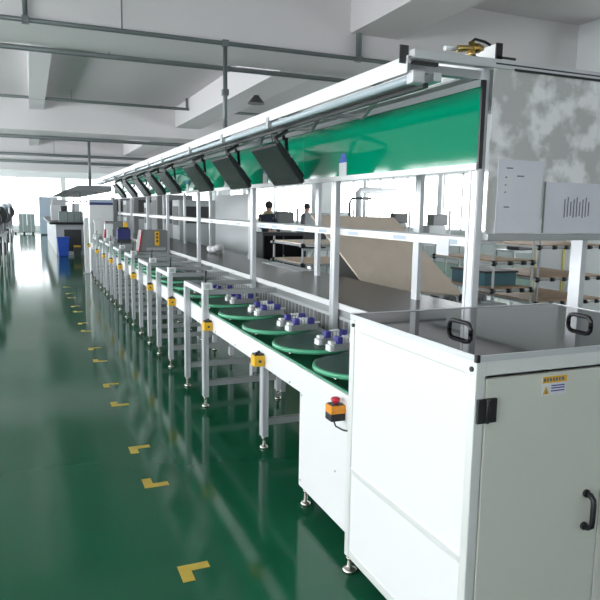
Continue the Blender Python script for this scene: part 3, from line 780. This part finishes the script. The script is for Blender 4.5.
# ------------------------------------------------------------------ far aisle: second line, left row, pallets
fb = thing('far_bench', 'long grey enclosed bench with black top under a canopy at the end of the aisle', 'bench', (1.2, 24, 0))
MB().box(.74, 1.75, 22.0, 34, 0, .98).build('bench_body', 'light', fb)
MB().box(.55, 1.80, 21.9, 34.1, .98, 1.05).build('bench_top', 'black', fb)
MB().box(.98, 1.5, 21.99, 22.0, .12, .82).build('open_bay', 'dark', fb)
cp = thing('canopy', 'dark pitched canopy roof on thin posts above the far bench', 'canopy', (1.2, 24, 1.05))
MB().hexa([(.92, 19.4, 2.0), (2.2, 19.4, 2.0), (2.2, 33, 2.0), (.92, 33, 2.0)], [(1.3, 19.4, 2.16), (2.2, 19.4, 2.16), (2.2, 33, 2.16), (1.3, 33, 2.16)]).build('roof', 'mid', cp)
for x in (1.1, 1.3, 1.5, 1.7):
    MB().box(x-.015, x+.015, 22.0, 22.03, 1.05, 2.0).build('post', 'mid', cp)
MB().box(1.05, 1.75, 22.0, 22.03, 1.70, 1.73).build('tie_bar', 'mid', cp)
gadget('grey_machine', 'grey-green box machine on the black-topped far bench', 'machine', 1.15, 22.6, 1.05, [('body', 'pallet', (-.3, .45, -.25, .25, 0, .34)), ('head', 'dark', (-.22, -.05, -.2, .2, .34, .52)), ('head', 'paper', (.12, .35, -.2, .2, .34, .60))])
gadget('white_machine', 'white machine with dark top on the far bench behind the grey-green one', 'machine', .95, 25.5, 1.05, [('body', 'paper', (-.25, .3, -.3, .3, 0, .55)), ('top', 'light', (-.2, .25, -.25, .25, .55, .75))])
gb = thing('waste_bin', 'bright blue open plastic bin on the floor at the far bench end', 'bin', (.92, 21.4, 0))
gb_l = MB().hexa([(.77, 21.25, 0), (1.05, 21.25, 0), (1.05, 21.55, 0), (.77, 21.55, 0)], [(.73, 21.2, .58), (1.09, 21.2, .58), (1.09, 21.6, .58), (.73, 21.6, .58)])
gb_l.build('bin_body', 'blue', gb, bevel=.02)
MB().box(.72, 1.1, 21.19, 21.61, .58, .61).build('bin_rim', 'blue', gb)
gadget('toolbox', 'small dark case with yellow lid on the floor right of the blue bin', 'case', 1.32, 21.3, 0, [('case_body', 'dark', (-.1, .1, -.15, .15, 0, .3)), ('lid', 'yellow', (-.1, .1, -.15, .15, .3, .34))])
bk = thing('tall_locker', 'tall pale blue-grey locker at the end of the aisle', 'cabinet', (.9, 38, 0))
MB().box(.45, 1.4, 37.5, 38.3, .06, 2.05).build('body', 'paleblue', bk, bevel=.02)
MB().box(.47, .91, 37.48, 37.5, .1, 2.0).build('door', 'paleblue', bk); MB().box(.94, 1.38, 37.48, 37.5, .1, 2.0).build('door', 'light', bk)
MB().box(.5, 1.35, 37.55, 38.2, 0, .06).build('plinth', 'dark', bk)
for i, (x, z) in enumerate([(-.40, .12), (.02, .12), (-.40, .62), (.02, .62)]):
    t = thing('carton', 'grey-green carton stacked on the far pallet, %s' % ['lower left one', 'lower right one', 'upper left one', 'upper right one'][i], 'box', (x, 39.2, z), 'cartons on the far pallet')
    MB().box(x-.205, x+.205, 39, 39.5, z, z+.495).build('carton_body', 'pallet', t)
    MB().box(x-.03, x+.03, 38.997, 39, z, z+.495).build('tape', 'light', t)
pl = thing('pallet', 'dark pallet under the grey-green cartons at the end of the aisle', 'pallet', (-.33, 39.2, 0))
MB().box(-.85, .2, 38.9, 39.6, .09, .12).build('deck', 'dark', pl)
for x in (-.8, -.35, .1): MB().box(x-.05, x+.05, 38.9, 39.6, 0, .09).build('runner', 'black', pl)
# left hand row: round-headed machines on white legs
k = 0
for y in (14.8, 16.4, 18.0, 19.8, 21.8, 24, 26.5, 29.5):
    x = -.66-.10*(k % 3 == 1); dz = (0, -.1, .06, -.04)[k % 4]
    t = thing('pedestal_machine', 'white-legged machine with round black head in the left row, %s along it' % ('first' if k == 0 else ORD[k]), 'machine', (x, y, 0), 'pedestal machines along the left of the aisle')
    MB().box(x-.45, x+.05, y-.3, y+.3, .78, .84).build('table_top', 'light', t)
    for a in (-.4, 0):
        for b in (-.25, .25): MB().cyl((x+a, y+b, 0), (x+a, y+b, .78), .025, 8).build('leg', 'paper', t)
    MB().box(x-.3, x+.05, y-.2, y+.2, .30, .62).build('motor_box', 'dark', t, bevel=.02)
    MB().cyl((x-.12, y-.16, 1.25+dz), (x-.12, y+.16, 1.25+dz), .22+dz*.4, 20).build('round_head', 'black' if k % 2 == 0 else 'dark', t)
    MB().box(x-.2, x-.05, y-.14, y+.14, .84, 1.08).build('neck', 'mid', t)
    MB().cyl((x+.0, y, .84), (x+.0, y, 1.46-dz), .03, 8).sphere((x, y, 1.48-dz), .09, 10, 6).build('lamp_arm', 'paper' if k % 3 else 'paleblue', t)
    k += 1

# ------------------------------------------------------------------ camera (level line end as in the photograph)
X = Vector((0.92270654, -0.03929924, 0.38349474)); Yv = Vector((-0.38518953, -0.13410302, 0.91304184)); Z = Vector((0.01554595, -0.99018784, -0.13887539))
right = Vector((X[0], Yv[0], Z[0])); down = Vector((X[1], Yv[1], Z[1])); fwd = Vector((X[2], Yv[2], Z[2]))
cam = bpy.data.cameras.new('camera'); co = bpy.data.objects.new('camera', cam); C.objects.link(co)
cam.sensor_fit = 'HORIZONTAL'; cam.sensor_width = 36; cam.lens = 38.4; cam.clip_start = .05; cam.clip_end = 200
mw = Matrix.Identity(4)
for i in range(3):
    mw[i][0] = right[i]; mw[i][1] = -down[i]; mw[i][2] = -fwd[i]
mw[0][3], mw[1][3], mw[2][3] = 0, 0, 1.55
co.matrix_world = mw
SC.camera = co

# ------------------------------------------------------------------ world and view
w = bpy.data.worlds.new('world'); SC.world = w; w.use_nodes = True
w.node_tree.nodes['Background'].inputs['Color'].default_value = (.9, .95, 1, 1)
w.node_tree.nodes['Background'].inputs['Strength'].default_value = 1.0
SC.view_settings.view_transform = 'Standard'; SC.view_settings.look = 'None'
SC.view_settings.gamma = 1; SC.view_settings.use_curve_mapping = False
SC.view_settings.exposure = 0.5
